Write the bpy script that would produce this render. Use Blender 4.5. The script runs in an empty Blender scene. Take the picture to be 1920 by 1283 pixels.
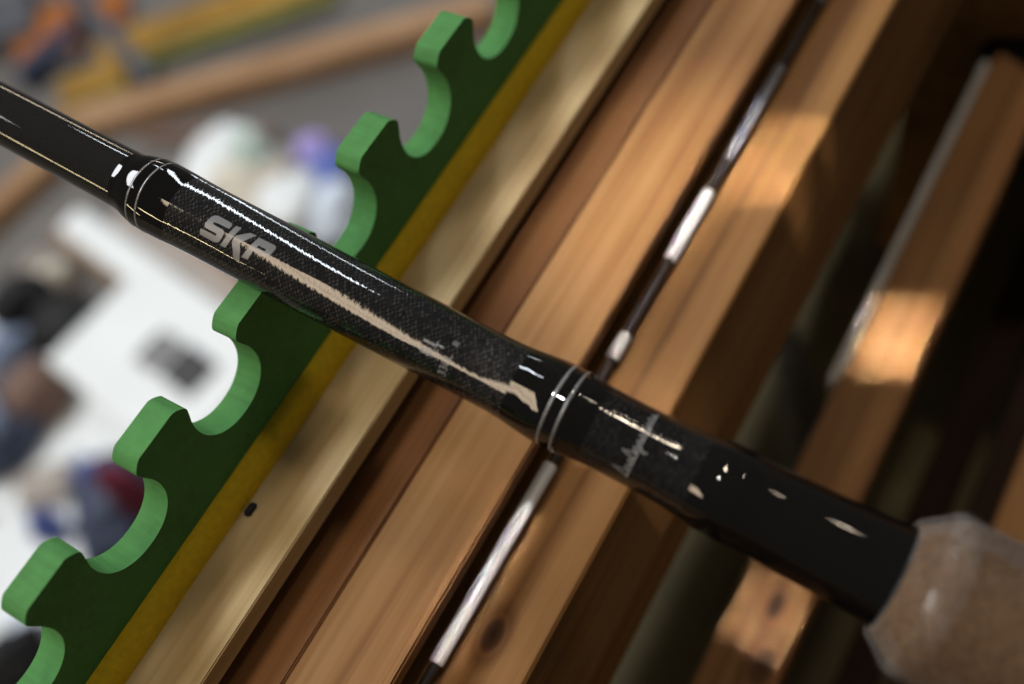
import bpy, bmesh, math, random
from mathutils import Vector, Matrix, noise, geometry
random.seed(7)
sc = bpy.context.scene
col = sc.collection

# ------------------------------------------------------------------ camera
# world: X along the rack boards, Y away from the viewer, Z up; floor at z = 0, lens at 1.2 m
CAM_H = 1.2
DX = Vector((0.49619603, 0.79736589, -0.34350712))
NY = Vector((0.84618305, -0.35558834, 0.39690197))
UZ = Vector((-0.19432897, 0.48761108, 0.85115903))
cam_data = bpy.data.cameras.new('camera')
cam = bpy.data.objects.new('camera', cam_data)
col.objects.link(cam)
cam.matrix_world = Matrix.Translation((0, 0, CAM_H)) @ Matrix((DX, -NY, UZ)).to_4x4()
cam_data.sensor_width = 23.5
cam_data.lens = 2000 / 1920 * 23.5
cam_data.clip_start = 0.01
cam_data.clip_end = 100
cam_data.dof.use_dof = True
cam_data.dof.focus_distance = 0.207
cam_data.dof.aperture_fstop = 3.7
sc.camera = cam

# ------------------------------------------------------------------ room light
world = bpy.data.worlds.new('World')
sc.world = world
world.use_nodes = True
world.node_tree.nodes['Background'].inputs['Color'].default_value = (1.0, 0.93, 0.84, 1)
world.node_tree.nodes['Background'].inputs['Strength'].default_value = 0.065
sc.view_settings.view_transform = 'Standard'
sc.view_settings.look = 'None'
sc.view_settings.gamma = 1
sc.view_settings.use_curve_mapping = False
sc.view_settings.exposure = 0.0
sc.cycles.use_denoising = True
sc.cycles.sample_clamp_indirect = 6
sc.cycles.max_bounces = 8

ROD0 = Vector((0.062, 0.12, CAM_H - 0.155))       # the middle of the rod, which mirrors the lamps

def dirv(az, el):
    a, e = math.radians(az), math.radians(el)
    return Vector((math.cos(e) * math.cos(a), math.cos(e) * math.sin(a), math.sin(e)))

def lamp(name, a, b, width, radiance, color, aim=None, spread=180):
    """rectangular lamp stretched from a to b"""
    ld = bpy.data.lights.new(name, 'AREA')
    ld.shape = 'RECTANGLE'
    L = (b - a).length
    ld.size, ld.size_y = L, width
    ld.energy = radiance * math.pi * L * width
    ld.color = color
    ld.spread = math.radians(spread)
    o = bpy.data.objects.new(name, ld)
    mid = (a + b) / 2
    x = (b - a).normalized()
    z = mid - (aim if aim is not None else mid - Vector((0, 0, 1)))
    z = (z - x * z.dot(x)).normalized()
    y = z.cross(x)
    o.matrix_world = Matrix.Translation(mid) @ Matrix((x, y, z)).transposed().to_4x4()
    col.objects.link(o)
    return o

def ceil(az, el, h=1.25, t=None):
    d = dirv(az, el)
    p = ROD0 if t is None else Vector((0.0620, 0.1973 - 0.985 * t, CAM_H - 0.1466 - 0.173 * t))
    return p + d * (h / d.z)

COOL = (0.86, 0.93, 1.0)
WARM = (1.0, 0.78, 0.56)
lamp('ceiling_tube_row', ceil(26, 60), ceil(31, 15), 0.035, 42, COOL)
lamp('far_ceiling_tube_row', ceil(19, 13), ceil(25, 5), 0.10, 30, COOL)
lamp('side_ceiling_tube', ceil(33.5, 25), ceil(37.5, 20), 0.05, 40, COOL)
lamp('warm_wall_lamp', ROD0 + dirv(137, 6) * 6, ROD0 + dirv(144, -2) * 6, 0.14, 22, (1.0, 0.80, 0.45), aim=ROD0)
lamp('cream_wall_lamp', ROD0 + dirv(43, 6) * 6, ROD0 + dirv(37, 1) * 6, 0.12, 16, (1.0, 0.84, 0.62), aim=ROD0)
lamp('display_case_lamp', ROD0 + dirv(36, -16) * 2, ROD0 + dirv(25, 4) * 2, 0.02, 16, COOL, aim=ROD0)
lamp('front_ceiling_tube', ceil(0, 60, t=0.146), ceil(-7, 64.5, t=0.146), 0.025, 150, (1.0, 0.84, 0.64))
lamp('back_ceiling_lamp', Vector((-0.75, 1.7, 2.6)), Vector((0.75, 1.7, 2.6)), 0.75, 16, (0.94, 0.97, 1.0))
for az, el, t in ((0, 52, 0.164), (-18, 56, 0.184)):
    p = ceil(az, el, t=t)
    lamp('ceiling_downlight', p, p + Vector((0.02, 0, 0)), 0.02, 200, (1.0, 0.84, 0.64))
lamp('warm_tube_row', ceil(152, 11.5), ceil(146, 16), 0.16, 36, (1.0, 0.80, 0.45))
# two bright warm ceiling panels side by side, up to the left
pa, pb = ROD0 + dirv(134, 66) * 1.6, ROD0 + dirv(168, 31) * 1.6
side = (pb - pa).normalized().cross((pa + pb) / 2 - ROD0).normalized()
for off, w in ((0.062, 0.10), (-0.052, 0.11)):
    lamp('warm_light_panel', pa + side * off, pb + side * off, w, 9.5, WARM, aim=ROD0)
# added unseen beams above the rack, for light patches on slats and tube
def spot_pool(x0, x1, y0, y1, z, e, spread=2.5, yaw=19):
    cx, cy = (x0 + x1) / 2, (y0 + y1) / 2
    h = CAM_H + 0.28
    ld = bpy.data.lights.new('rack_spotlight', 'AREA')
    ld.shape = 'RECTANGLE'
    ld.size, ld.size_y = x1 - x0, y1 - y0
    ld.energy = e * (x1 - x0) * (y1 - y0)
    ld.color = (1.0, 0.90, 0.82)
    ld.spread = math.radians(spread)
    o = bpy.data.objects.new('rack_spotlight', ld)
    o.location = (cx, cy, h)
    o.rotation_euler.z = math.radians(yaw)
    col.objects.link(o)
SP = 7.0
spot_pool(0.150, 0.166, 0.059, 0.077, 0, SP, 1.2)
spot_pool(0.1705, 0.1765, 0.059, 0.077, 0, SP, 1.2)
spot_pool(0.169, 0.186, 0.022, 0.044, 0, SP, 1.2)
spot_pool(0.190, 0.197, 0.022, 0.044, 0, SP, 1.2)
spot_pool(0.066, 0.096, 0.059, 0.075, 0, SP * 0.6, 4, yaw=4)
spot_pool(0.068, 0.092, 0.022, 0.043, 0, SP * 0.5, 3)
spot_pool(0.100, 0.165, 0.080, 0.098, 0, SP * 0.8, 6, yaw=-3)
spot_pool(0.016, 0.0645, 0.0752, 0.0790, 0, SP * 0.45, 1.2, yaw=0)
spot_pool(0.122, 0.147, 0.0752, 0.0790, 0, SP * 0.45, 1.2, yaw=0)

# ------------------------------------------------------------------ helpers
def mesh_obj(name, verts, faces, mat, parent=None, smooth=False):
    me = bpy.data.meshes.new(name)
    me.from_pydata([tuple(v) for v in verts], [], faces)
    me.update()
    if smooth:
        for p in me.polygons: p.use_smooth = True
    o = bpy.data.objects.new(name, me)
    if mat: me.materials.append(mat)
    col.objects.link(o)
    if parent: o.parent = parent
    return o

def bm_obj(name, bm, mat, parent=None, smooth=False):
    me = bpy.data.meshes.new(name)
    bm.normal_update()
    bm.to_mesh(me); bm.free()
    if smooth:
        for p in me.polygons: p.use_smooth = True
    me.materials.append(mat)
    o = bpy.data.objects.new(name, me)
    col.objects.link(o)
    if parent: o.parent = parent
    return o

def tag(o, label=None, cat=None, group=None, kind=None):
    if label: o['label'] = label
    if cat: o['category'] = cat
    if group: o['group'] = group
    if kind: o['kind'] = kind
    return o

def empty(name, loc):
    o = bpy.data.objects.new(name, None)
    o.location = loc
    o.empty_display_size = 0.02
    col.objects.link(o)
    bpy.context.view_layer.update()
    return o

def put(o, parent):
    """parent keeping world place"""
    o.parent = parent
    o.matrix_parent_inverse = Matrix.Translation(parent.location).inverted()
    return o

def box_bm(x0, x1, y0, y1, z0, z1, bev=0.0, seg=2):
    bm = bmesh.new()
    bmesh.ops.create_cube(bm, size=1)
    for v in bm.verts:
        v.co = Vector(((x0 + x1) / 2 + v.co.x * (x1 - x0), (y0 + y1) / 2 + v.co.y * (y1 - y0), (z0 + z1) / 2 + v.co.z * (z1 - z0)))
    if bev:
        bmesh.ops.bevel(bm, geom=bm.edges[:], offset=bev, segments=seg, affect='EDGES')
    return bm

def new_mat(name):
    m = bpy.data.materials.new(name)
    m.use_nodes = True
    nt = m.node_tree
    return m, nt, nt.nodes, nt.links, nt.nodes['Principled BSDF']

def ramp(nodes, stops):
    r = nodes.new('ShaderNodeValToRGB')
    el = r.color_ramp.elements
    while len(el) > 1: el.remove(el[-1])
    el[0].position = stops[0][0]; el[0].color = (*stops[0][1], 1)
    for p, c in stops[1:]:
        e = el.new(p); e.color = (*c, 1)
    return r

def plain(name, c, rough=0.6, vary=0.25, scale=40, metal=0.0, coat=0.0, bump=0.0):
    m, nt, N, L, P = new_mat(name)
    tc = N.new('ShaderNodeTexCoord')
    n = N.new('ShaderNodeTexNoise'); n.inputs['Scale'].default_value = scale; n.inputs['Detail'].default_value = 5
    L.new(tc.outputs['Object'], n.inputs['Vector'])
    lo = tuple(max(0, x * (1 - vary)) for x in c); hi = tuple(min(1, x * (1 + vary)) for x in c)
    r = ramp(N, [(0.3, lo), (0.7, hi)])
    L.new(n.outputs['Fac'], r.inputs['Fac']); L.new(r.outputs['Color'], P.inputs['Base Color'])
    P.inputs['Roughness'].default_value = rough
    P.inputs['Metallic'].default_value = metal
    P.inputs['Coat Weight'].default_value = coat
    if bump:
        b = N.new('ShaderNodeBump'); b.inputs['Strength'].default_value = bump; b.inputs['Distance'].default_value = 0.001
        L.new(n.outputs['Fac'], b.inputs['Height']); L.new(b.outputs['Normal'], P.inputs['Normal'])
    return m

def wood(name, dark, mid, light, rough=0.5, line=140.0, seed=0.0, knots=()):
    """sawn timber: fibre streaks along X, wide growth bands, a few darker blotches"""
    m, nt, N, L, P = new_mat(name)
    tc = N.new('ShaderNodeTexCoord')
    oi = N.new('ShaderNodeObjectInfo')
    mp = N.new('ShaderNodeMapping'); mp.inputs['Scale'].default_value = (2.2, line, line)
    mp.inputs['Location'].default_value = (seed, seed * 1.7, seed * 0.6)
    L.new(tc.outputs['Object'], mp.inputs['Vector'])
    n1 = N.new('ShaderNodeTexNoise'); n1.inputs['Scale'].default_value = 1.6; n1.inputs['Detail'].default_value = 6; n1.inputs['Roughness'].default_value = 0.6
    n1.inputs['Distortion'].default_value = 0.6
    L.new(mp.outputs['Vector'], n1.inputs['Vector'])
    mp2 = N.new('ShaderNodeMapping'); mp2.inputs['Scale'].default_value = (14, 60, 60)
    mp2.inputs['Location'].default_value = (seed * 3, seed, seed)
    L.new(tc.outputs['Object'], mp2.inputs['Vector'])
    n2 = N.new('ShaderNodeTexNoise'); n2.inputs['Scale'].default_value = 0.7; n2.inputs['Detail'].default_value = 3
    L.new(mp2.outputs['Vector'], n2.inputs['Vector'])
    mx = N.new('ShaderNodeMath'); mx.operation = 'MULTIPLY_ADD'; mx.inputs[1].default_value = 0.62
    ml = N.new('ShaderNodeMath'); ml.operation = 'MULTIPLY'; ml.inputs[1].default_value = 0.38
    L.new(n2.outputs['Fac'], ml.inputs[0]); L.new(n1.outputs['Fac'], mx.inputs[0]); L.new(ml.outputs[0], mx.inputs[2])
    r = ramp(N, [(0.34, dark), (0.47, mid), (0.62, light)])
    L.new(mx.outputs[0], r.inputs['Fac'])
    out = r.outputs['Color']
    for kx, ky, kz, kr in knots:            # knots: dark oval eyes with a soft ring
        sb = N.new('ShaderNodeVectorMath'); sb.operation = 'SUBTRACT'; sb.inputs[1].default_value = (kx, ky, kz)
        L.new(tc.outputs['Object'], sb.inputs[0])
        sx = N.new('ShaderNodeVectorMath'); sx.operation = 'MULTIPLY'; sx.inputs[1].default_value = (0.55 / kr, 1 / kr, 1 / kr)
        L.new(sb.outputs[0], sx.inputs[0])
        ln = N.new('ShaderNodeVectorMath'); ln.operation = 'LENGTH'; L.new(sx.outputs[0], ln.inputs[0])
        kp = ramp(N, [(0.0, (0.10, 0.08, 0.07)), (0.35, (0.30, 0.24, 0.2)), (0.5, (0.75, 0.7, 0.65)), (0.62, (0.65, 0.58, 0.5)), (1.0, (1, 1, 1))])
        L.new(ln.outputs['Value'], kp.inputs['Fac'])
        mm = N.new('ShaderNodeMix'); mm.data_type = 'RGBA'; mm.blend_type = 'MULTIPLY'; mm.inputs['Factor'].default_value = 1.0
        L.new(out, mm.inputs['A']); L.new(kp.outputs['Color'], mm.inputs['B'])
        out = mm.outputs['Result']
    L.new(out, P.inputs['Base Color'])
    P.inputs['Roughness'].default_value = rough
    P.inputs['Specular IOR Level'].default_value = 0.22
    b = N.new('ShaderNodeBump'); b.inputs['Strength'].default_value = 0.25; b.inputs['Distance'].default_value = 0.0006
    L.new(n1.outputs['Fac'], b.inputs['Height']); L.new(b.outputs['Normal'], P.inputs['Normal'])
    return m

M = {}
M['orange_wood'] = wood('orange_wood', (0.19, 0.078, 0.022), (0.32, 0.155, 0.050), (0.43, 0.24, 0.095), seed=0.3)
M['brown_wood'] = wood('brown_wood', (0.16, 0.07, 0.019), (0.27, 0.128, 0.038), (0.36, 0.185, 0.062), seed=2.1, knots=((0.026, 0.0708, 0.979, 0.005),))
M['red_wood'] = wood('red_wood', (0.17, 0.06, 0.018), (0.30, 0.12, 0.038), (0.40, 0.18, 0.065), seed=4.4, knots=((0.0846, 0.0313, 0.88, 0.006), (0.066, 0.0275, 0.88, 0.009)))
M['russet_wood'] = wood('russet_wood', (0.24, 0.10, 0.032), (0.40, 0.19, 0.065), (0.52, 0.27, 0.105), seed=4.4, knots=((0.0846, 0.0313, 0.88, 0.006), (0.066, 0.0275, 0.88, 0.008)))
M['umber_wood'] = wood('umber_wood', (0.14, 0.056, 0.018), (0.23, 0.10, 0.034), (0.31, 0.15, 0.055), seed=7.7)  # darker wood tone for the part of the orange board in shade
M['pale_wood'] = wood('pale_wood', (0.33, 0.215, 0.082), (0.53, 0.385, 0.19), (0.66, 0.52, 0.29), seed=1.2, line=90)
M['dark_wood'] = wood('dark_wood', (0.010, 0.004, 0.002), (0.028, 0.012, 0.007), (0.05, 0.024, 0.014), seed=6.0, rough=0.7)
M['tan_wood'] = wood('tan_wood', (0.25, 0.13, 0.06), (0.36, 0.21, 0.11), (0.46, 0.29, 0.17), seed=3.0, line=30)
M['green_foam'] = plain('green_foam', (0.074, 0.262, 0.066), 0.85, 0.07, 300, bump=0.25)
def foam_cut(m):
    nt = m.node_tree; N, L = nt.nodes, nt.links
    P = N['Principled BSDF']
    src = P.inputs['Base Color'].links[0].from_socket
    tc = N.new('ShaderNodeTexCoord'); mp = N.new('ShaderNodeMapping'); mp.inputs['Scale'].default_value = (900, 25, 900)
    n = N.new('ShaderNodeTexNoise'); n.inputs['Scale'].default_value = 1.0; n.inputs['Detail'].default_value = 4
    L.new(tc.outputs['Object'], mp.inputs['Vector']); L.new(mp.outputs['Vector'], n.inputs['Vector'])
    n2 = N.new('ShaderNodeTexNoise'); n2.inputs['Scale'].default_value = 55; n2.inputs['Detail'].default_value = 5; L.new(tc.outputs['Object'], n2.inputs['Vector'])
    ad = N.new('ShaderNodeMath'); ad.operation = 'ADD'; L.new(n.outputs['Fac'], ad.inputs[0]); L.new(n2.outputs['Fac'], ad.inputs[1])
    r = ramp(N, [(0.38, (0.86, 0.87, 0.86)), (0.5, (1, 1, 1)), (0.64, (1.06, 1.05, 1.10))])
    hf = N.new('ShaderNodeMath'); hf.operation = 'MULTIPLY'; hf.inputs[1].default_value = 0.5; L.new(ad.outputs[0], hf.inputs[0]); L.new(hf.outputs[0], r.inputs['Fac'])
    mx = N.new('ShaderNodeMix'); mx.data_type = 'RGBA'; mx.blend_type = 'MULTIPLY'; mx.inputs['Factor'].default_value = 1.0
    L.new(src, mx.inputs['A']); L.new(r.outputs['Color'], mx.inputs['B']); L.new(mx.outputs['Result'], P.inputs['Base Color'])
foam_cut(M['green_foam'])
M['yellow_foam'] = plain('yellow_foam', (0.80, 0.54, 0.008), 0.8, 0.10, 700, bump=0.25)
M['olive_board'] = plain('olive_board', (0.15, 0.122, 0.055), 0.7, 0.3, 12)
M['white_plastic'] = plain('white_plastic', (0.88, 0.89, 0.90), 0.4, 0.06, 60)
M['grey_plastic'] = plain('grey_plastic', (0.30, 0.32, 0.36), 0.5, 0.15, 60)
M['white_paint'] = plain('white_paint', (0.74, 0.75, 0.74), 0.5, 0.10, 90)
M['navy_sleeve'] = plain('navy_sleeve', (0.05, 0.042, 0.040), 0.5, 0.3, 200)  # dark tone of the shaded gap between white sections
M['grey_cloth'] = plain('grey_cloth', (0.30, 0.29, 0.26), 0.7, 0.2, 120)
M['black_cloth'] = plain('black_cloth', (0.012, 0.011, 0.010), 0.9, 0.3, 60)
M['nail'] = plain('nail', (0.03, 0.03, 0.04), 0.5, 0.3, 300, metal=0.6)

# ------------------------------------------------------------------ floor
fm, nt, N, L, P = new_mat('concrete_floor')
tc = N.new('ShaderNodeTexCoord')
n = N.new('ShaderNodeTexNoise'); n.inputs['Scale'].default_value = 3.0; n.inputs['Detail'].default_value = 8
L.new(tc.outputs['Object'], n.inputs['Vector'])
r = ramp(N, [(0.3, (0.11, 0.10, 0.09)), (0.6, (0.165, 0.152, 0.14)), (0.75, (0.22, 0.205, 0.19))])
L.new(n.outputs['Fac'], r.inputs['Fac']); L.new(r.outputs['Color'], P.inputs['Base Color']); P.inputs['Roughness'].default_value = 0.55
floor = mesh_obj('floor', [(-4, -2, 0), (4, -2, 0), (4, 6, 0), (-4, 6, 0)], [(0, 1, 2, 3)], fm)
tag(floor, kind='structure')

# ------------------------------------------------------------------ the slatted wooden rack
H = CAM_H
X0, X1 = -0.30, 0.62
rack = empty('wooden_rack', (0.16, 0.10, 0))
tag(rack, 'slatted pine rack of stepped boards carrying the foam comb and the rod', 'rack')
def board(y0, y1, z0, z1, mat, x0=X0, x1=X1, bev=0.0012, label=None, name='board'):
    o = bm_obj(name, box_bm(x0, x1, y0, y1, H + z0, H + z1, bev), mat)
    put(o, rack)
    if label: o['label'] = label
    return o
board(0.1101, 0.1362, -0.2038, -0.1978, M['pale_wood'], label='pale thin board under the foam comb', bev=0.0003)
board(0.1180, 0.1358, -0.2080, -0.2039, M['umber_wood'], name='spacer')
board(0.1003, 0.1360, -0.2290, -0.2081, M['umber_wood'], label='reddish brown board under the pale board', bev=0.0004)  # shade on the orange board, built as a darker strip
board(0.0798, 0.1001, -0.2125, -0.2082, M['orange_wood'], label='orange grained board beside the reddish one', bev=0.0005)
bq = [(0.0960, -0.2688), (0.0960, -0.2210), (0.0604, -0.2210), (0.0597, -0.2215), (0.0538, -0.2440), (0.0538, -0.2688)]   # beam, front sloped to catch overhead light
bv = [(x, y, H + z) for x in (X0, X1) for y, z in bq]
o = mesh_obj('board', bv, [(k, (k + 1) % 6, 6 + (k + 1) % 6, 6 + k) for k in range(6)] + [tuple(range(6))[::-1], tuple(range(6, 12))], M['brown_wood'])
put(o, rack); o['label'] = 'thick brown beam with a sloping front below the white tube'
board(0.0224, 0.0433, -0.3430, -0.3200, M['russet_wood'], label='reddish board with a white painted edge strip')
board(0.0435, 0.0462, -0.3260, -0.3178, M['white_paint'], x0=0.158, x1=0.305, bev=0.0006, name='edge_strip', label='white painted strip along the board edge')
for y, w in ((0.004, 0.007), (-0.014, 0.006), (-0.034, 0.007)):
    board(y - w, y + w, -0.425, -0.405, M['dark_wood'], label='dark stained slat')  # brown boards lying in shade, colour darkened for it
board(-0.055, -0.0162, -0.372, -0.350, M['orange_wood'], label='light pine board behind the grip')
board(-0.12, 0.30, -0.490, -0.475, M['olive_board'], name='shelf_panel', label='dull olive bottom panel seen between boards')
board(0.1365, 0.1430, -0.4200, -0.2085, M['olive_board'], name='back_panel', label='dull olive back panel behind the boards')  # added out of sight to keep back light off the lower boards
for x in (X0 - 0.040, X1):
    o = bm_obj('side_post', box_bm(x + 0.0005, x + 0.0395, -0.12, 0.30, 0.0, H - 0.21, 0.002), M['brown_wood'])
    put(o, rack)
nl = bm_obj('nail', box_bm(-0.0016, 0.0016, -0.0010, 0.0010, -0.001, 0.0006, 0.0004), M['nail'])
nl.location = (0.0217, 0.1232, H - 0.1978)
put(nl, rack)

# foam comb: edge of an interlocking mat
def notch(c):
    half = [(10.8, 0), (9.6, -0.7), (8.2, -2.4), (8.5, -4.2), (9.4, -7.0), (9.6, -10.2), (8.8, -13.5), (6.8, -16.3), (3.7, -18.2), (0, -18.8)]
    # smooth by Catmull-Rom
    pts = [(-a, b) for a, b in half] + [(a, b) for a, b in half[-2::-1]]
    out = []
    for i in range(len(pts) - 1):
        p0, p1, p2, p3 = pts[max(i - 1, 0)], pts[i], pts[i + 1], pts[min(i + 2, len(pts) - 1)]
        for k in range(4):
            t = k / 4
            out.append(tuple(0.5 * (2 * p1[j] + (p2[j] - p0[j]) * t + (2 * p0[j] - 5 * p1[j] + 4 * p2[j] - p3[j]) * t * t + (3 * p1[j] - p0[j] - 3 * p2[j] + p3[j]) * t ** 3) for j in (0, 1)))
    out.append(pts[-1])
    return [((c + a) * 1e-3, -0.1645 + b * 1e-3) for a, b in out]
prof = [(-0.25, -0.1645)]
for c in (-215, -183.5, -152, -120.5, -89, -57.5, -26, 5.5, 37, 81, 112.5, 144, 175.5, 207, 238.5, 270, 301.5, 333):
    prof += notch(c)
prof += [(0.37, -0.1645)]
def comb(name, prof, zb, y0, y1, mat):
    bm = bmesh.new()
    n = len(prof)
    rows = []
    for y in (y0, y1):
        rows.append(([bm.verts.new((x, y, H + z)) for x, z in prof], [bm.verts.new((x, y, H + zb)) for x, z in prof]))
    (ft, fb), (bt, bb) = rows
    for i in range(n - 1):
        f = bm.faces.new((ft[i], ft[i + 1], bt[i + 1], bt[i])); f.smooth = True
    bm.faces.new((fb[-1], fb[0], bb[0], bb[-1]))
    bm.faces.new((fb[0], ft[0], bt[0], bb[0])); bm.faces.new((ft[-1], fb[-1], bb[-1], bt[-1]))
    for top, bot in ((ft, fb), (bt, bb)):
        ring_ = [bot[0], bot[-1]] + top[::-1]
        for tri in geometry.tessellate_polygon([[Vector((v.co.x * 1000, v.co.z * 1000, 0)) for v in ring_]]):
            try: bm.faces.new([ring_[k] for k in tri])
            except ValueError: pass
    for v in fb[1:-1] + bb[1:-1]: bm.verts.remove(v)
    bmesh.ops.recalc_face_normals(bm, faces=bm.faces[:])
    o = bm_obj(name, bm, mat)
    # sharp front and back rims
    me = o.data
    a = me.attributes.new('sharp_edge', 'BOOLEAN', 'EDGE')
    for e in me.edges:
        y_a, y_b = me.vertices[e.vertices[0]].co.y, me.vertices[e.vertices[1]].co.y
        if abs(y_a - y_b) < 1e-6: a.data[e.index].value = True
    return o
green = comb('foam_comb', prof, -0.1924, 0.1286, 0.1350, M['green_foam'])
tag(green, 'green foam mat edge with puzzle teeth, standing on the yellow strip', 'foam')
yp = [(0.1358, -0.1978), (0.1358, -0.19245), (0.1276, -0.19245)]
yp += [(0.1276 - 0.0030 * math.sin(math.pi / 2 * k / 20), -0.1978 + 0.00535 * math.cos(math.pi / 2 * k / 20)) for k in range(1, 21)]
nv = len(yp)
yv = []
xs = [-0.25 + 0.01 * k for k in range(63)]
for x in xs:
    w = 0.00035 * noise.noise(Vector((x * 38, 0.3, 0)))
    yv += [(x, y + (w if y < 0.13 else 0), H + z) for y, z in yp]
yf = [(i * nv + k, i * nv + (k + 1) % nv, (i + 1) * nv + (k + 1) % nv, (i + 1) * nv + k) for i in range(len(xs) - 1) for k in range(nv)]
yf += [tuple(range(nv))[::-1], tuple((len(xs) - 1) * nv + k for k in range(nv))]
yellow = tag(mesh_obj('foam_strip', yv, yf, M['yellow_foam']), 'plain yellow foam strip under the green toothed foam', 'foam')

# white tube under the orange board, with dark pieces standing in for the shaded gap
TY, TZ = 0.0776, H - 0.2182
tube = empty('white_tube', (0.1, TY, TZ))
tag(tube, 'thin white tube with dark sleeves fixed along the edge of the orange board', 'tube')
def cyl_x(name, x0, x1, y, z, rad, mat, parent, seg=24):
    v, f = [], []
    prof = [(x0, 0.0), (x0, rad * 0.85), (x0 + rad * 0.15, rad), (x1 - rad * 0.15, rad), (x1, rad * 0.85), (x1, 0.0)]
    for x, rr in prof:
        for k in range(seg):
            a = 2 * math.pi * k / seg
            v.append((x, y + rr * math.cos(a), z + rr * math.sin(a)))
    for i in range(len(prof) - 1):
        for k in range(seg):
            k2 = (k + 1) % seg
            f.append((i * seg + k, (i + 1) * seg + k, (i + 1) * seg + k2, i * seg + k2))
    o = mesh_obj(name, v, f, mat, smooth=True)
    put(o, parent)
    return o
WHITE = ((-0.25, -0.02), (0.015, 0.0645), (0.094, 0.101), (0.124, 0.146), (0.157, 0.190), (0.215, 0.245))
for a, b in WHITE: cyl_x('tube_section', a, b, TY, TZ, 0.0017 if a < 0.15 else 0.0014, M['white_plastic'] if a < 0.15 else M['grey_plastic'], tube)
for (a, b), (c, d) in zip(WHITE, WHITE[1:]): cyl_x('sleeve', b, c, TY, TZ, 0.0011, M['navy_sleeve'], tube)  # dark pieces so the stretches between read as shaded gap
# crumpled grey sheet in the gap between the boards
def ribbon(name, pts, width, mat, th=0.0012):
    bm = bmesh.new()
    rows = []
    for i, p in enumerate(pts):
        p = Vector(p); q = Vector(pts[min(i + 1, len(pts) - 1)]) - Vector(pts[max(i - 1, 0)])
        s = q.cross(Vector((0, 0, 1))).normalized()
        w = width[i]
        rows.append([bm.verts.new(p - s * w / 2), bm.verts.new(p + Vector((0, 0, 0.004))), bm.verts.new(p + s * w / 2)])
    for i in range(len(rows) - 1):
        for k in (0, 1):
            bm.faces.new((rows[i][k], rows[i][k + 1], rows[i + 1][k + 1], rows[i + 1][k]))
    bmesh.ops.solidify(bm, geom=bm.faces[:], thickness=th)
    return bm_obj(name, bm, mat, smooth=True)
sheet = ribbon('grey_sheet', [(0.345, 0.128, H - 0.452), (0.330, 0.112, H - 0.448), (0.305, 0.107, H - 0.452), (0.281, 0.105, H - 0.458), (0.249, 0.096, H - 0.460), (0.232, 0.086, H - 0.452), (0.217, 0.077, H - 0.450), (0.195, 0.064, H - 0.452), (0.176, 0.054, H - 0.455), (0.150, 0.050, H - 0.460), (0.11, 0.05, H - 0.466)],
               [0.020, 0.018, 0.014, 0.008, 0.008, 0.014, 0.018, 0.022, 0.024, 0.026, 0.026], M['grey_cloth'])
tag(sheet, 'dull grey crumpled sheet strip lying in the gap between boards', 'sheet')

def pouch():
    bm = bmesh.new()
    bmesh.ops.create_icosphere(bm, subdivisions=4, radius=1)
    for v in bm.verts:
        k = 1 + 0.18 * noise.noise(v.co * 1.4) + 0.05 * noise.noise(v.co * 5)
        q = v.co * k
        v.co = Vector((0.365 + q.x * 0.085, 0.010 + q.y * 0.045, H - 0.335 + max(q.z, -0.8) * 0.03))
    return bm_obj('black_pouch', bm, M['black_cloth'], smooth=True)
post = board(0.030, 0.075, -0.4740, -0.2960, M['brown_wood'], x0=0.318, x1=0.352, name='upright')
tag(pouch(), 'black cloth pouch lying over the board end at the upper right', 'pouch')

# ------------------------------------------------------------------ the fishing rod
P1 = Vector((0.06205978, 0.19733848, H - 0.14656602))
AX = Vector((-0.00672852, -0.98482335, -0.17342925)).normalized()
EX = Vector((0.99997736, -0.00662655, -0.00116695)).normalized()
EZ = Vector((0.0, -0.17343317, 0.98484564)).normalized()
def centre(t):
    s = max(0.0, min(1.0, t / 0.1975))
    return P1 + AX * t - EX * 0.00045 * math.sin(math.pi * s)
RP = [(-0.25, 5.2), (0.0, 6.05), (0.0345, 6.1), (0.0365, 6.35), (0.039, 7.05), (0.0415, 7.5), (0.0445, 7.62), (0.048, 7.55), (0.0525, 7.36), (0.056, 7.3), (0.08, 7.2), (0.118, 7.0),
      (0.1225, 7.0), (0.126, 7.2), (0.130, 7.65), (0.1335, 7.95), (0.1370, 7.95), (0.1400, 7.62), (0.1425, 7.36), (0.146, 7.28), (0.150, 7.28), (0.156, 7.34), (0.1615, 7.75), (0.1660, 8.35), (0.1690, 8.40), (0.1725, 8.16), (0.1755, 8.12), (0.180, 8.30), (0.1865, 8.56), (0.194, 8.86), (0.1995, 9.08)]
def rad(t):
    for (a, ra), (b, rb) in zip(RP, RP[1:]):
        if a <= t <= b:
            k = (t - a) / (b - a)
            # monotone smooth: finite-difference tangents
            i = RP.index((a, ra))
            def tang(j):
                if j <= 0 or j >= len(RP) - 1: return 0.0
                d0 = (RP[j][1] - RP[j - 1][1]) / (RP[j][0] - RP[j - 1][0]); d1 = (RP[j + 1][1] - RP[j][1]) / (RP[j + 1][0] - RP[j][0])
                return 0.0 if d0 * d1 <= 0 else 2 * d0 * d1 / (d0 + d1)
            h = b - a
            m0, m1 = tang(i) * h, tang(i + 1) * h
            return ((2 * k**3 - 3 * k**2 + 1) * ra + (k**3 - 2 * k**2 + k) * m0 + (-2 * k**3 + 3 * k**2) * rb + (k**3 - k**2) * m1) * 1e-3
    return RP[-1][1] * 1e-3
def surf(t, az, lift=0.0):
    rr = rad(t) + lift
    return centre(t) + EX * (rr * math.sin(az)) + EZ * (rr * math.cos(az))
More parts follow.
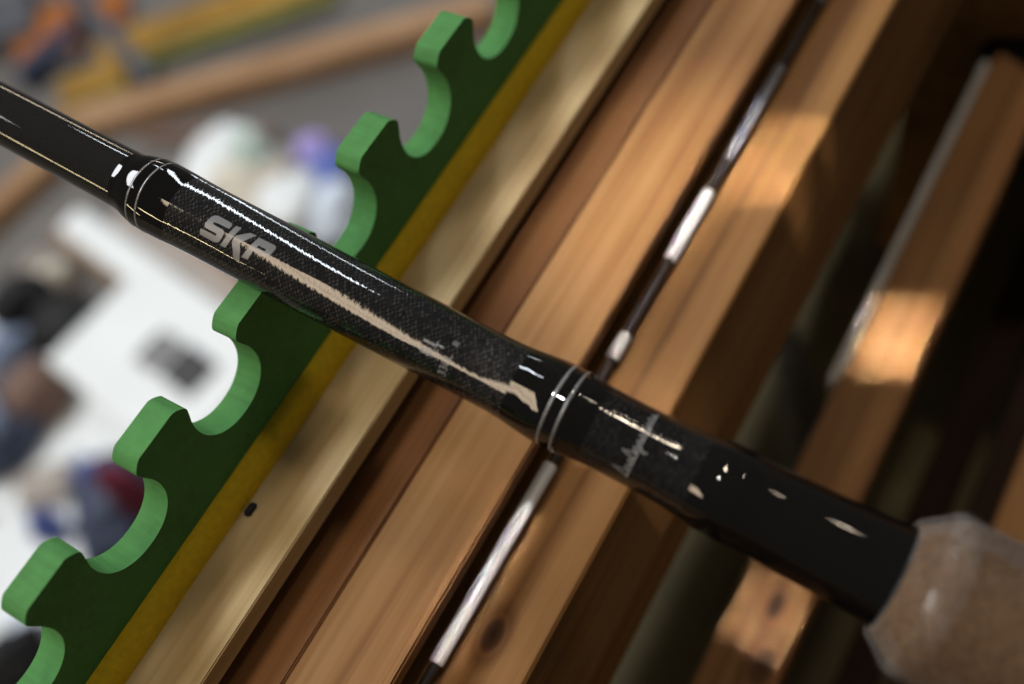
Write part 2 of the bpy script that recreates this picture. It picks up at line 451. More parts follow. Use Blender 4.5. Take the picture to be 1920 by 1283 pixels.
def revolve(name, stations, mat, parent, seg=96, cap=False, uv=True, wob=None):
    """stations: list of (t, radius)"""
    bm = bmesh.new()
    rows = []
    for t, rr in stations:
        c = centre(t)
        row = []
        for k in range(seg):
            a = 2 * math.pi * k / seg
            r2 = rr + (wob(t, a) if wob else 0)
            row.append(bm.verts.new(c + EX * (r2 * math.sin(a)) + EZ * (r2 * math.cos(a))))
        rows.append(row)
    uvl = bm.loops.layers.uv.new('UVMap')
    for i in range(len(rows) - 1):
        for k in range(seg):
            k2 = (k + 1) % seg
            f = bm.faces.new((rows[i][k], rows[i][k2], rows[i + 1][k2], rows[i + 1][k]))
            f.smooth = True
            co = [(stations[i][0], k / seg), (stations[i][0], (k + 1) / seg), (stations[i + 1][0], (k + 1) / seg), (stations[i + 1][0], k / seg)]
            for lp, (u, v) in zip(f.loops, co): lp[uvl].uv = (u * 1000, v * 2 * math.pi * 7.2)   # millimetres
    if cap:
        bm.faces.new(rows[0][::-1]); bm.faces.new(rows[-1])
    bmesh.ops.recalc_face_normals(bm, faces=bm.faces[:])
    o = bm_obj(name, bm, mat)
    if parent: put(o, parent)
    return o
def steps(a, b, d):
    n = max(1, int(math.ceil((b - a) / d)))
    return [a + (b - a) * i / n for i in range(n + 1)]

def lacquer(name, kind):
    m, nt, N, L, P = new_mat(name)
    uv = N.new('ShaderNodeUVMap'); uv.uv_map = 'UVMap'
    P.inputs['Roughness'].default_value = 0.38
    P.inputs['Coat Weight'].default_value = 1.0
    P.inputs['Coat Roughness'].default_value = 0.015
    P.inputs['Coat IOR'].default_value = 1.55
    # the clear resin is not perfectly even
    mp = N.new('ShaderNodeMapping'); mp.inputs['Scale'].default_value = (0.9, 0.9, 1)
    L.new(uv.outputs['UV'], mp.inputs['Vector'])
    wn = N.new('ShaderNodeTexNoise'); wn.inputs['Scale'].default_value = 1.0; wn.inputs['Detail'].default_value = 2
    L.new(mp.outputs['Vector'], wn.inputs['Vector'])
    wb = N.new('ShaderNodeBump'); wb.inputs['Strength'].default_value = 0.0658 if kind == 'weave' else 0.012; wb.inputs['Distance'].default_value = 0.0003
    L.new(wn.outputs['Fac'], wb.inputs['Height']); L.new(wb.outputs['Normal'], P.inputs['Coat Normal'])
    if kind == 'weave':
        jn = N.new('ShaderNodeTexNoise'); jn.inputs['Scale'].default_value = 0.7; jn.inputs['Detail'].default_value = 2
        L.new(uv.outputs['UV'], jn.inputs['Vector'])
        va = N.new('ShaderNodeVectorMath'); va.operation = 'MULTIPLY_ADD'; va.inputs[1].default_value = (0.4, 0.4, 0)
        L.new(jn.outputs['Color'], va.inputs[0]); L.new(uv.outputs['UV'], va.inputs[2])
        mk = N.new('ShaderNodeMapping'); mk.inputs['Scale'].default_value = (2.1, 1.6, 1); mk.inputs['Rotation'].default_value = (0, 0, 0.12)
        L.new(va.outputs[0], mk.inputs['Vector'])
        ck = N.new('ShaderNodeTexChecker'); ck.inputs['Scale'].default_value = 1.0
        L.new(mk.outputs['Vector'], ck.inputs['Vector'])
        fl = N.new('ShaderNodeVectorMath'); fl.operation = 'FLOOR'; L.new(mk.outputs['Vector'], fl.inputs[0])
        cn = N.new('ShaderNodeTexWhiteNoise'); cn.noise_dimensions = '3D'; L.new(fl.outputs[0], cn.inputs['Vector'])
        # fibre sheen put into the colour: each tow lightest along its crown
        sp = N.new('ShaderNodeSeparateXYZ'); L.new(mk.outputs['Vector'], sp.inputs[0])
        fr = N.new('ShaderNodeMath'); fr.operation = 'PINGPONG'; fr.inputs[1].default_value = 0.5; L.new(sp.outputs['X'], fr.inputs[0])
        m2 = N.new('ShaderNodeMath'); m2.operation = 'MULTIPLY'; m2.inputs[1].default_value = 2.0; L.new(fr.outputs[0], m2.inputs[0])
        m3 = N.new('ShaderNodeMath'); m3.operation = 'MULTIPLY'; L.new(m2.outputs[0], m3.inputs[0]); L.new(cn.outputs['Value'], m3.inputs[1])
        mu = N.new('ShaderNodeMath'); mu.operation = 'MULTIPLY'
        L.new(ck.outputs['Fac'], mu.inputs[0]); L.new(m3.outputs[0], mu.inputs[1])
        k_ = 1.0 if name == 'carbon_weave' else 0.5
        r = ramp(N, [(0.0, (0.006, 0.006, 0.0065)), (0.30, (0.020 * k_ , 0.0195 * k_, 0.0195 * k_)), (0.80, (0.062 * k_, 0.060 * k_, 0.058 * k_))])
        L.new(mu.outputs[0], r.inputs['Fac']); L.new(r.outputs['Color'], P.inputs['Base Color'])
        P.inputs['Specular IOR Level'].default_value = 0.04
    elif kind == 'rings':
        mk = N.new('ShaderNodeMapping'); mk.inputs['Scale'].default_value = (1.6, 0.02, 1)
        L.new(uv.outputs['UV'], mk.inputs['Vector'])
        wv = N.new('ShaderNodeTexWave'); wv.wave_type = 'BANDS'; wv.bands_direction = 'X'; wv.inputs['Scale'].default_value = 0.5; wv.inputs['Distortion'].default_value = 0.6
        L.new(mk.outputs['Vector'], wv.inputs['Vector'])
        r = ramp(N, [(0.2, (0.002, 0.002, 0.002)), (0.9, (0.030, 0.029, 0.028))])
        L.new(wv.outputs['Fac'], r.inputs['Fac']); L.new(r.outputs['Color'], P.inputs['Base Color'])
        P.inputs['Specular IOR Level'].default_value = 0.0
    else:
        n2 = N.new('ShaderNodeTexNoise'); n2.inputs['Scale'].default_value = 3.0
        L.new(uv.outputs['UV'], n2.inputs['Vector'])
        r = ramp(N, [(0.3, (0.003, 0.003, 0.003)), (0.8, (0.007, 0.007, 0.007))])
        L.new(n2.outputs['Fac'], r.inputs['Fac']); L.new(r.outputs['Color'], P.inputs['Base Color'])
        P.inputs['Specular IOR Level'].default_value = 0.0
    return m
M['weave'] = lacquer('carbon_weave', 'weave')
M['weave_dark'] = lacquer('dark_carbon_weave', 'weave')
M['rings'] = lacquer('carbon_wound', 'rings')
M['wrap'] = lacquer('black_thread_wrap', 'plain')
M['silver'] = plain('silver_thread', (0.22, 0.22, 0.22), 0.4, 0.5, 2500, metal=0.5, coat=1.0)
M['print'] = plain('grey_print', (0.19, 0.194, 0.20), 0.35, 0.05, 500, metal=0.3, coat=0.4)
M['thin_print'] = plain('thin_grey_print', (0.24, 0.245, 0.25), 0.4, 0.3, 900, coat=0.3)

rod = empty('fishing_rod', P1 + AX * 0.0653)
tag(rod, 'glossy black carbon fishing rod lying across the foam comb, cork grip towards the viewer', 'fishing rod')
blank1 = revolve('tip_blank', [(t, rad(t)) for t in steps(-0.25, 0.0355, 0.006)], M['rings'], rod)
wrap1 = revolve('thread_wrap', [(t, rad(t)) for t in steps(0.0355, 0.0505, 0.0007)], M['wrap'], rod)
blank2 = revolve('butt_blank', [(t, rad(t)) for t in steps(0.0505, 0.1265, 0.003)], M['weave'], rod)
wrap2 = revolve('thread_wrap', [(t, rad(t)) for t in steps(0.1265, 0.1425, 0.0007)], M['wrap'], rod)
blank3 = revolve('label_blank', [(t, rad(t)) for t in steps(0.1425, 0.1620, 0.0015)], M['weave_dark'], rod)
hood = revolve('reel_seat_hood', [(t, rad(t)) for t in steps(0.1620, 0.1990, 0.0012)] + [(0.1996, 0.0087), (0.1998, 0.0080)], M['wrap'], rod)
def ring(name, t, w, parent):
    st = [(t - w / 2, rad(t - w / 2) - 0.0001), (t - w / 2, rad(t - w / 2) + 0.00002), (t, rad(t) + 0.00004), (t + w / 2, rad(t + w / 2) + 0.00002), (t + w / 2, rad(t + w / 2) - 0.0001)]
    o = revolve(name, st, M['silver'], None)
    o.parent = parent; o.matrix_parent_inverse = Matrix.Translation(rod.location).inverted() @ Matrix.Identity(4)
    o.matrix_parent_inverse = parent.matrix_world.inverted()
    return o
bpy.context.view_layer.update()
for t in (0.0413, 0.0438): ring('trim_ring', t, 0.00050, wrap1)
for t in (0.1346, 0.1372): ring('trim_ring', t, 0.00055, wrap2)

# lettering: flat outlines (t in mm along the rod, azimuth) cut into strips and laid on the surface
def decal(name, polys, mat, parent, lift=0.00003, is_bm=None):
    bm = is_bm or bmesh.new()
    for pl in polys:
        bm.faces.new([bm.verts.new((t * 1e-3, az * 0.0072, 0)) for t, az in pl])
    bmesh.ops.triangulate(bm, faces=bm.faces[:])
    ys = [v.co.y for v in bm.verts]
    y = min(ys)
    while y < max(ys):
        y += 0.00035
        bmesh.ops.bisect_plane(bm, geom=bm.verts[:] + bm.edges[:] + bm.faces[:], plane_co=(0, y, 0), plane_no=(0, 1, 0))
    for v in bm.verts:
        v.co = surf(v.co.x, v.co.y / 0.0072, lift)
    bm.normal_update()
    mid = sum((f.normal for f in bm.faces), Vector())
    if mid.dot(EZ) < 0: bmesh.ops.reverse_faces(bm, faces=bm.faces[:])
    for f in bm.faces: f.smooth = True
    o = bm_obj(name, bm, mat)
    o.parent = parent; o.matrix_parent_inverse = parent.matrix_world.inverted()
    return o
S_ = [(59.36, -0.392), (59.5, -0.251), (59.79, -0.136), (60.1, -0.085), (60.45, -0.054), (60.9, -0.036), (61.31, -0.031), (63.74, -0.038), (64.1, -0.045), (64.28, -0.059), (64.43, -0.107), (64.35, -0.209), (63.15, -0.213), (61.81, -0.215), (60.95, -0.230), (60.74, -0.262), (61.01, -0.295), (63.11, -0.302), (63.5, -0.312), (63.72, -0.345), (63.85, -0.399), (63.75, -0.545), (63.65, -0.590), (63.46, -0.640), (63.25, -0.670), (62.96, -0.690), (62.46, -0.702), (59.51, -0.7), (59.15, -0.69), (58.95, -0.645), (58.88, -0.574), (58.97, -0.536), (60.12, -0.534), (62.29, -0.532), (62.51, -0.518), (62.49, -0.482), (62.2, -0.47), (59.88, -0.469), (59.45, -0.45)]
KS = [(65.19, -0.047), (66.41, -0.034), (65.22, -0.695), (63.99, -0.706)]
KA = [(66.30, -0.275), (68.49, -0.042), (69.96, -0.026), (68.64, -0.241), (67.74, -0.401), (68.34, -0.579), (68.97, -0.899), (67.47, -0.864), (66.88, -0.669), (66.14, -0.487), (66.04, -0.405)]
PP = [[(70.53, -0.044), (73.98, -0.033), (74.3, -0.042), (74.6, -0.068), (74.7, -0.111), (74.52, -0.235), (70.10, -0.235)],
      [(73.15, -0.235), (74.52, -0.235), (74.42, -0.30), (73.05, -0.30)],
      [(70.10, -0.235), (71.35, -0.235), (71.2, -0.30), (74.42, -0.30), (74.25, -0.37), (73.85, -0.42), (70.92, -0.42), (70.46, -0.701), (69.04, -0.713)]]
decal('logo_letter', [S_], M['print'], blank2); decal('logo_letter', [KS, KA], M['print'], blank2); decal('logo_letter', PP, M['print'], blank2)

def text_decal(body, t_base, az0, size, mat, parent, bold=0.0):
    """text running round the rod, letter tops towards the tip"""
    cu = bpy.data.curves.new('text', 'FONT')
    cu.body = body; cu.size = size; cu.resolution_u = 3; cu.offset = bold
    to = bpy.data.objects.new('text', cu); col.objects.link(to)
    bpy.context.view_layer.update()
    me = bpy.data.meshes.new_from_object(to.evaluated_get(bpy.context.evaluated_depsgraph_get()))
    bpy.data.objects.remove(to)
    bm = bmesh.new(); bm.from_mesh(me); bpy.data.meshes.remove(me)
    for v in bm.verts:
        x, y = v.co.x, v.co.y
        v.co = (t_base - y, az0 * 0.0072 + x, 0)
    return decal('lettering', [], mat, parent, is_bm=bm)
text_decal('81', 0.1110, -0.76, 0.0033, M['thin_print'], blank2, 0.00006)
text_decal('3FT', 0.1127, -0.76, 0.0022, M['thin_print'], blank2)
text_decal('330L', 0.1149, -1.10, 0.0024, M['thin_print'], blank2)
text_decal('B', 0.1149, -0.20, 0.0017, M['thin_print'], blank2)

# handwritten script on the label section
def stroke(pts, w):
    pl = []
    for s in (1, -1):
        seq = pts if s == 1 else pts[::-1]
        for i, (t, a) in enumerate(seq):
            p, q = seq[max(i - 1, 0)], seq[min(i + 1, len(seq) - 1)]
            dx, dy = q[0] - p[0], (q[1] - p[1]) * 7.2
            l = math.hypot(dx, dy) or 1
            pl.append((t - dy / l * w, a + dx / l * w / 7.2))
    return pl
word = []
base = 151.6
a = -1.15
rr = random.Random(3)
for ch in range(11):
    h = (2.9, 1.0, 0.9, 2.5, 1.0, 0.9, 1.0, 1.1, 0.9, 1.2, 1.0)[ch]
    word.append(stroke([(base, a), (base - h * 0.5, a + 0.05), (base - h, a + 0.11)], 0.12))
    word.append(stroke([(base - h * 0.55, a + 0.04), (base - h * 0.75, a + 0.12), (base - h * 0.35, a + 0.15), (base, a + 0.17)], 0.11))
    a += 0.165
word.append(stroke([(base + 0.2, -0.35), (base + 1.0, -0.42), (base + 1.6, -0.38)], 0.15))
word.append(stroke([(base, -1.2), (base + 0.1, -0.6), (base, 0.0), (base - 0.15, 0.75)], 0.14))
decal_polys = [w for w in word]
sc_o = decal('script_lettering', decal_polys, M['thin_print'], blank3, lift=0.00004)

# cork grip under clear film
ck_m, nt, N, L, P = new_mat('cork')
tc = N.new('ShaderNodeTexCoord')
v1 = N.new('ShaderNodeTexVoronoi'); v1.inputs['Scale'].default_value = 900
n1 = N.new('ShaderNodeTexNoise'); n1.inputs['Scale'].default_value = 160; n1.inputs['Detail'].default_value = 6
L.new(tc.outputs['Object'], v1.inputs['Vector']); L.new(tc.outputs['Object'], n1.inputs['Vector'])
mu = N.new('ShaderNodeMath'); mu.operation = 'MULTIPLY'; L.new(v1.outputs['Distance'], mu.inputs[0]); L.new(n1.outputs['Fac'], mu.inputs[1])
r = ramp(N, [(0.0, (0.065, 0.031, 0.012)), (0.25, (0.115, 0.060, 0.024)), (0.6, (0.15, 0.082, 0.035))])
L.new(mu.outputs[0], r.inputs['Fac']); L.new(r.outputs['Color'], P.inputs['Base Color']); P.inputs['Roughness'].default_value = 0.8
film, nt, N, L, P = new_mat('clear_film')
P.inputs['Base Color'].default_value = (0.42, 0.43, 0.44, 1); P.inputs['Roughness'].default_value = 0.15
lw = N.new('ShaderNodeLayerWeight'); lw.inputs['Blend'].default_value = 0.5
mr = N.new('ShaderNodeMapRange'); mr.inputs[1].default_value = 0.25; mr.inputs[2].default_value = 1.0; mr.inputs[3].default_value = 0.02; mr.inputs[4].default_value = 0.38
L.new(lw.outputs['Facing'], mr.inputs[0]); L.new(mr.outputs[0], P.inputs['Alpha'])
P.inputs['Coat Weight'].default_value = 1.0
tc = N.new('ShaderNodeTexCoord'); n1 = N.new('ShaderNodeTexNoise'); n1.inputs['Scale'].default_value = 170; n1.inputs['Detail'].default_value = 4
L.new(tc.outputs['Object'], n1.inputs['Vector'])
b = N.new('ShaderNodeBump'); b.inputs['Strength'].default_value = 0.8; b.inputs['Distance'].default_value = 0.003
L.new(n1.outputs['Fac'], b.inputs['Height']); L.new(b.outputs['Normal'], P.inputs['Normal']); L.new(b.outputs['Normal'], P.inputs['Coat Normal']); L.new(b.outputs['Normal'], lw.inputs['Normal'])
RG = 0.0140
G0 = 0.1985
gs = [(G0 - 0.001, 0.0070), (G0 - 0.0008, 0.0093), (G0 + 0.0005, 0.0105), (G0 + 0.0030, 0.0124), (G0 + 0.0046, 0.0134), (G0 + 0.0062, 0.0139), (G0 + 0.008, RG)] + [(t, RG) for t in steps(G0 + 0.010, 0.42, 0.012)] + [(0.421, 0.012), (0.421, 0.001)]
def smooth_prof(st, m=4):
    out = []
    for i in range(len(st) - 1):
        p0, p1, p2, p3 = st[max(i - 1, 0)], st[i], st[i + 1], st[min(i + 2, len(st) - 1)]
        for k in range(m):
            t = k / m
            out.append(tuple(0.5 * (2 * p1[j] + (p2[j] - p0[j]) * t + (2 * p0[j] - 5 * p1[j] + 4 * p2[j] - p3[j]) * t * t + (3 * p1[j] - p0[j] - 3 * p2[j] + p3[j]) * t ** 3) for j in (0, 1)))
    return out + [st[-1]]
grip = revolve('grip', smooth_prof(gs), ck_m, rod, seg=64)
grip['label'] = 'brown cork grip wrapped in clear film'
def crinkle(t, a):
    return 0.00015 * (noise.noise(Vector((t * 150, math.sin(a) * 2.5, math.cos(a) * 2.5))) + 0.7 * noise.noise(Vector((t * 420, math.sin(a) * 7, math.cos(a) * 7))))
fs = [(G0 - 0.0014, 0.0094), (G0 - 0.0012, 0.0105), (G0 + 0.0002, 0.0117), (G0 + 0.0016, 0.0128), (G0 + 0.0030, 0.0139), (G0 + 0.0042, 0.0145), (G0 + 0.0054, 0.0147), (G0 + 0.0068, 0.01465)] + [(t, RG + 0.0007) for t in steps(G0 + 0.009, 0.42, 0.004)]
bpy.context.view_layer.update()
fo = revolve('clear_film', smooth_prof(fs), film, None, seg=96, wob=crinkle)
fo.parent = grip; fo.matrix_parent_inverse = grip.matrix_world.inverted()

# gathered film round the end of the grip
fold, nt, N, L, P = new_mat('gathered_film')
P.inputs['Base Color'].default_value = (0.40, 0.39, 0.38, 1); P.inputs['Roughness'].default_value = 0.2; P.inputs['Coat Weight'].default_value = 1.0
tc = N.new('ShaderNodeTexCoord'); n1 = N.new('ShaderNodeTexNoise'); n1.inputs['Scale'].default_value = 150; n1.inputs['Detail'].default_value = 5
L.new(tc.outputs['Object'], n1.inputs['Vector'])
r = ramp(N, [(0.45, (0.03, 0.03, 0.03)), (0.72, (0.26, 0.26, 0.26))])
L.new(n1.outputs['Fac'], r.inputs['Fac']); L.new(r.outputs['Color'], P.inputs['Alpha'])
b = N.new('ShaderNodeBump'); b.inputs['Strength'].default_value = 0.6; b.inputs['Distance'].default_value = 0.002
L.new(n1.outputs['Fac'], b.inputs['Height']); L.new(b.outputs['Normal'], P.inputs['Normal'])
def gather(t, a): return 0.0003 * noise.noise(Vector((t * 700, math.sin(a) * 5, math.cos(a) * 5))) + 0.0001 * noise.noise(Vector((t * 1500, math.sin(a) * 14, math.cos(a) * 14)))
ff = revolve('film_fold', [(G0 + 0.0024, 0.0141), (G0 + 0.0034, 0.0147), (G0 + 0.0044, 0.0151), (G0 + 0.0054, 0.0153), (G0 + 0.0064, 0.0152), (G0 + 0.0072, 0.0150)], fold, None, seg=128, wob=gather)
ff.parent = grip; ff.matrix_parent_inverse = grip.matrix_world.inverted()

# ------------------------------------------------------------------ things on the floor behind the rack
R3 = cam.matrix_world.to_3x3()
def fp(px, py, h=0.0):
    d = R3 @ Vector(((px - 960) / 2000, -(py - 641.5) / 2000, -1))
    s = (h - CAM_H) / d.z
    p = Vector((0, 0, CAM_H)) + d * s
    return p
def bar(name, a, b, w, h, mat, parent=None, z0=0.0, bev=0.004):
    """timber / rail lying between two floor points"""
    a, b = Vector(a), Vector(b); a.z = b.z = z0
    d = b - a
    o = bm_obj(name, box_bm(-d.length / 2, d.length / 2, -w / 2, w / 2, 0, h, bev), mat)
    o.location = (a + b) / 2; o.rotation_euler.z = math.atan2(d.y, d.x)
    return o
def boxy(name, px, py, sx, sy, h, yaw, mat, z0=0.0, bev=0.004):
    c = fp(px, py, z0 + h)
    o = bm_obj(name, box_bm(-sx / 2, sx / 2, -sy / 2, sy / 2, 0, h, bev), mat)
    o.location = (c.x, c.y, z0); o.rotation_euler.z = math.radians(yaw)
    return o
def lump(name, px, py, rx, ry, rz, mat, seed=0, rough=0.25, yaw=0, z0=0.0):
    c = fp(px, py, z0 + rz)
    bm = bmesh.new()
    bmesh.ops.create_icosphere(bm, subdivisions=4, radius=1)
    for v in bm.verts:
        k = 1 + rough * noise.noise(v.co * 1.6 + Vector((seed, seed * 2, 0))) + rough * 0.4 * noise.noise(v.co * 4.5 + Vector((0, seed, 0)))
        q = v.co * k
        v.co = Vector((q.x * rx, q.y * ry, max(q.z, -0.92) * rz + 0.92 * rz))
    o = bm_obj(name, bm, mat, smooth=True)
    o.location = (c.x, c.y, z0); o.rotation_euler.z = math.radians(yaw)
    return o
pk = {'orange': plain('orange_card', (0.36, 0.115, 0.022), 0.5, 0.25, 14), 'gold': plain('gold_card', (0.33, 0.18, 0.03), 0.5, 0.35, 14), 'lime': plain('lime_card', (0.19, 0.20, 0.06), 0.5, 0.2, 14),
      'rail': plain('grey_metal', (0.13, 0.135, 0.15), 0.45, 0.2, 20, metal=0.3), 'navy': plain('navy', (0.045, 0.06, 0.11), 0.6, 0.3, 12), 'white': plain('white_gloss', (0.82, 0.85, 0.85), 0.45, 0.05, 6),
      'bluew': plain('bluish_white', (0.70, 0.78, 0.88), 0.5, 0.1, 9), 'blue': plain('blue_cloth', (0.12, 0.17, 0.50), 0.7, 0.25, 12), 'violet': plain('violet', (0.42, 0.34, 0.72), 0.5, 0.15, 12),
      'black': plain('black_bag', (0.010, 0.010, 0.011), 0.7, 0.3, 10), 'darkgrey': plain('dark_grey', (0.045, 0.042, 0.045), 0.6, 0.1, 12), 'midgrey': plain('mid_grey', (0.22, 0.21, 0.22), 0.6, 0.1, 12), 'taupe': plain('taupe', (0.38, 0.33, 0.29), 0.6, 0.15, 8),
      'brown': plain('basket_brown', (0.20, 0.12, 0.09), 0.8, 0.3, 18), 'steel': plain('steel_blue', (0.20, 0.25, 0.36), 0.6, 0.25, 14), 'wine': plain('wine_red', (0.20, 0.02, 0.05), 0.7, 0.2, 14), 'card': plain('cardboard', (0.34, 0.25, 0.17), 0.8, 0.15, 14),
      'cream': plain('cream', (0.66, 0.60, 0.50), 0.7, 0.15, 8), 'mint': plain('pale_mint', (0.62, 0.76, 0.68), 0.7, 0.15, 8)}
tag(bar('floor_timber', fp(120, 262), fp(930, 36), 0.055, 0.04, M['tan_wood']), 'tan timber lying across the grey floor behind the foam teeth', 'timber')
tag(bar('floor_timber', fp(175, 262), fp(-120, 530), 0.045, 0.04, M['tan_wood']), 'brown timber slanting away on the floor under the rod', 'timber')
tag(bar('metal_rail', fp(110, -40), fp(305, 185), 0.028, 0.05, pk['rail']), 'dark grey metal rail between the orange and gold packages', 'rail')
tag(bar('metal_rail', fp(60, 172), fp(165, 78), 0.030, 0.05, pk['navy']), 'dark navy rail below the orange package', 'rail')
def pack(px, py, sx, sy, yaw, mat, rim, label, h=0.03):
    c = fp(px, py, h)
    e = empty('package', (c.x, c.y, 0)); e.rotation_euler.z = math.radians(yaw)
    b1 = bm_obj('card_box', box_bm(-sx / 2, sx / 2, -sy / 2, sy / 2, 0, h, 0.003), mat); b1.parent = e
    b2 = bm_obj('rim', box_bm(-sx / 2, sx / 2, -sy / 2 - 0.022, -sy / 2 - 0.001, 0, h * 0.8, 0.003), rim); b2.parent = e
    tag(e, label, 'package', 'packages on the floor')
def yaw_of(a, b):
    d = fp(*b) - fp(*a)
    return math.degrees(math.atan2(d.y, d.x))
y1 = yaw_of((235, 100), (520, 0))
pack(400, 20, 0.42, 0.075, y1, pk['gold'], pk['lime'], 'long gold package with a lime rim, right of the grey rail')
pack(170, 150, 0.12, 0.065, y1, pk['gold'], pk['lime'], 'short gold package with a lime rim, left of the grey rail')
pack(82, 62, 0.12, 0.13, y1 + 5, pk['orange'], pk['rail'], 'wide orange package left of the grey rail')
pack(198, 12, 0.07, 0.08, y1 + 5, pk['orange'], pk['navy'], 'small orange package at the top edge beyond the grey rail')
# white case with a dark display
wc = empty('white_case', fp(300, 690))
y2 = yaw_of((130, 415), (440, 640))
def on_case(name, px, py, sx, sy, z0, h, mat, yaw=0):
    c = fp(px, py, z0 + h)
    o = bm_obj(name, box_bm(-sx / 2, sx / 2, -sy / 2, sy / 2, 0, h, 0.004), mat)
    o.location = (c.x, c.y, z0); o.rotation_euler.z = math.radians(y2 + yaw)
    put(o, wc)
    return o
on_case('case_body', 300, 665, 0.27, 0.19, 0.0, 0.12, pk['white'])
on_case('display', 352, 693, 0.062, 0.055, 0.12, 0.004, pk['darkgrey'])
on_case('button_panel', 300, 660, 0.030, 0.055, 0.12, 0.003, pk['midgrey'])
on_case('button_panel', 280, 648, 0.008, 0.055, 0.12, 0.004, pk['darkgrey'])
tag(wc, 'white case with a dark rectangular display in the notch of the foam', 'case')
bench = empty('white_bench', fp(280, 530))
def on_bench(name, a, b, w, h, mat, z0=0.0):
    o = bar(name, fp(*a, z0 + h), fp(*b, z0 + h), w, h, mat, z0=z0); put(o, bench); return o
on_bench('white_slat', (125, 405), (470, 655), 0.045, 0.10, pk['white'])
on_bench('grey_slat', (215, 400), (520, 625), 0.045, 0.085, pk['taupe'])
on_bench('brown_slat', (262, 390), (540, 592), 0.014, 0.08, M['tan_wood'])
on_bench('brown_slat', (95, 430), (400, 655), 0.010, 0.06, M['tan_wood'])
tag(bench, 'low bench of white and grey slats with brown edges beside the white case', 'bench')
tag(boxy('paper_sheet', 120, 800, 0.34, 0.20, 0.012, y1, pk['white'], bev=0.002), 'white board on the floor below the white case', 'board')
tag(boxy('paper_sheet', 60, 1040, 0.20, 0.16, 0.012, y1 + 15, pk['white'], bev=0.002), 'white board on the floor near the lower left', 'board')
# clutter
L_ = lump
tag(L_('white_bag', 410, 305, 0.075, 0.05, 0.04, pk['white'], 1), 'white plastic bag under the rod, beside the bench', 'bag')
tag(L_('cream_bag', 470, 345, 0.07, 0.06, 0.04, pk['cream'], 2), 'cream plastic bag left of the blue bag', 'bag')
tag(L_('mint_bag', 480, 300, 0.03, 0.03, 0.06, pk['mint'], 3), 'small pale mint bag on the cream bag side', 'bag')
tag(L_('white_bag', 545, 395, 0.06, 0.05, 0.05, pk['white'], 4), 'white plastic bag just above the rod', 'bag')
tag(L_('blue_bag', 618, 335, 0.045, 0.035, 0.04, pk['blue'], 5), 'blue bag beside the green foam tooth', 'bag')
tag(L_('violet_ball', 588, 283, 0.030, 0.030, 0.028, pk['violet'], 6, 0.05), 'violet ball above the blue bag', 'ball')
tag(L_('bluish_bag', 620, 400, 0.06, 0.04, 0.035, pk['bluew'], 7), 'bluish white bag below the blue bag', 'bag')
tag(L_('black_bag', 45, 570, 0.050, 0.030, 0.05, pk['black'], 8, yaw=-20), 'small black bag at the left edge', 'bag')
tag(L_('black_bag', 128, 625, 0.060, 0.042, 0.065, pk['black'], 9, yaw=-20), 'larger black bag left of the white case', 'bag')
tag(L_('white_bag', 98, 525, 0.035, 0.022, 0.03, pk['cream'], 10), 'cream bag between the two black bags', 'bag')
tag(L_('bluish_bag', 20, 600, 0.04, 0.035, 0.03, pk['bluew'], 11), 'bluish white bag at the left edge below the black bag', 'bag')
tag(L_('blue_bag', 22, 665, 0.04, 0.025, 0.04, pk['steel'], 12), 'steel blue bag at the left edge', 'bag')
tag(L_('brown_basket', 68, 735, 0.050, 0.042, 0.05, pk['brown'], 13, 0.12), 'brown basket left of the white case', 'basket')
tag(L_('bluish_bag', 110, 680, 0.05, 0.03, 0.04, pk['bluew'], 14), 'bluish white bag between black bag and basket', 'bag')
tag(bar('blue_crate', fp(-40, 870), fp(60, 800), 0.10, 0.10, pk['steel'], bev=0.006), 'steel blue crate low at the left edge', 'crate')
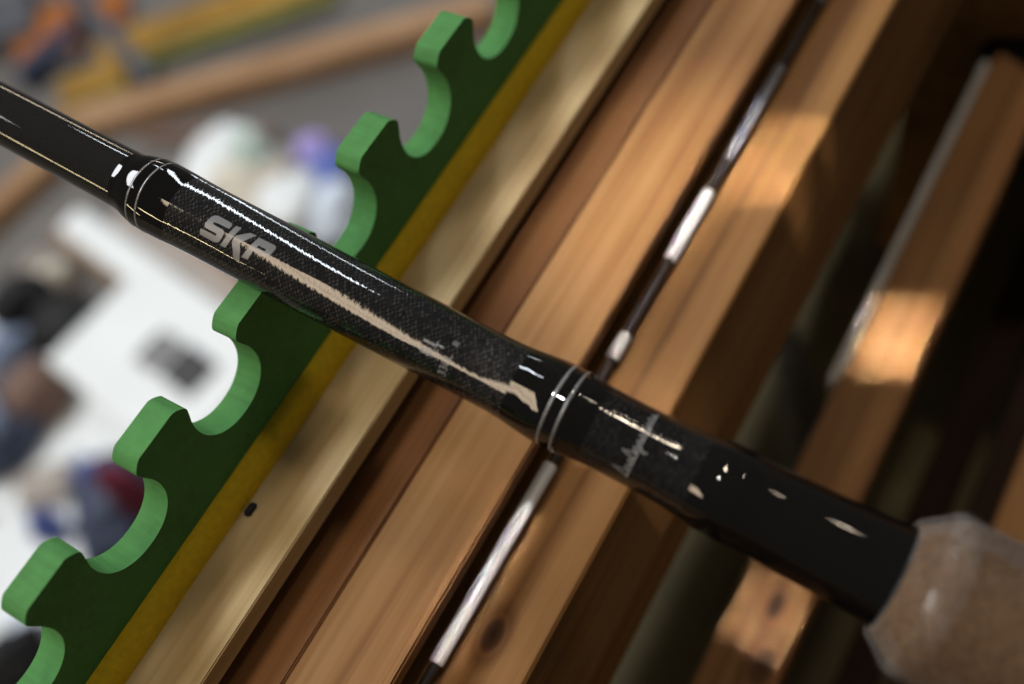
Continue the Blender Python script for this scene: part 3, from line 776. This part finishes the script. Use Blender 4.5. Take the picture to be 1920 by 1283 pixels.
tag(L_('white_ball', 135, 860, 0.016, 0.016, 0.016, pk['white'], 15, 0.0, z0=0.0), 'shiny small white ball below the white case', 'ball')
tag(L_('blue_bag', 172, 888, 0.022, 0.016, 0.03, pk['blue'], 16), 'small blue bag by the white ball', 'bag')
tag(L_('navy_bag', 215, 955, 0.075, 0.05, 0.05, pk['navy'], 17, yaw=30), 'dark navy bag in the lower foam notch', 'bag')
tag(L_('wine_bag', 248, 925, 0.022, 0.025, 0.08, pk['wine'], 18), 'dark red cloth on the navy bag side', 'cloth')
tag(boxy('cardboard_box', 205, 918, 0.06, 0.045, 0.05, y1, pk['card']), 'small cardboard box behind the navy bag', 'box')
tag(L_('blue_bag', 88, 990, 0.020, 0.014, 0.04, pk['blue'], 19), 'bright blue bag at the tip of a foam tooth', 'bag')
tag(L_('bluish_bag', 60, 1190, 0.05, 0.03, 0.04, pk['bluew'], 20), 'bluish white bag in the lowest foam notch', 'bag')
tag(L_('black_bag', 25, 1250, 0.06, 0.03, 0.05, pk['black'], 21), 'black bag in the lowest foam notch', 'bag')
tag(boxy('slate_box', 8, 25, 0.10, 0.12, 0.05, y1, pk['rail']), 'dark slate box in the top left corner', 'box')
tag(bar('dark_batten', fp(150, 232), fp(310, 188), 0.03, 0.03, pk['darkgrey']), 'short dark batten behind the tan timber', 'batten')
tag(bar('dark_batten', fp(270, 262), fp(520, 262), 0.025, 0.02, pk['brown']), 'thin dark brown batten in front of the tan timber', 'batten')  # shadow edge on the floor, laid as a dark strip
tag(L_('blue_bag', 30, 780, 0.03, 0.02, 0.03, pk['bluew'], 22), 'pale bluish bag under the brown basket', 'bag')
tag(L_('navy_bag', 25, 835, 0.05, 0.02, 0.04, pk['navy'], 23), 'dark navy bundle on the steel blue crate side', 'bundle')
tag(L_('grey_bag', 75, 505, 0.03, 0.02, 0.03, pk['taupe'], 24), 'small taupe bag above the cream bag', 'bag')
tag(boxy('cardboard_box', 75, 905, 0.07, 0.05, 0.04, y1, pk['taupe']), 'small taupe box on the white board', 'box')
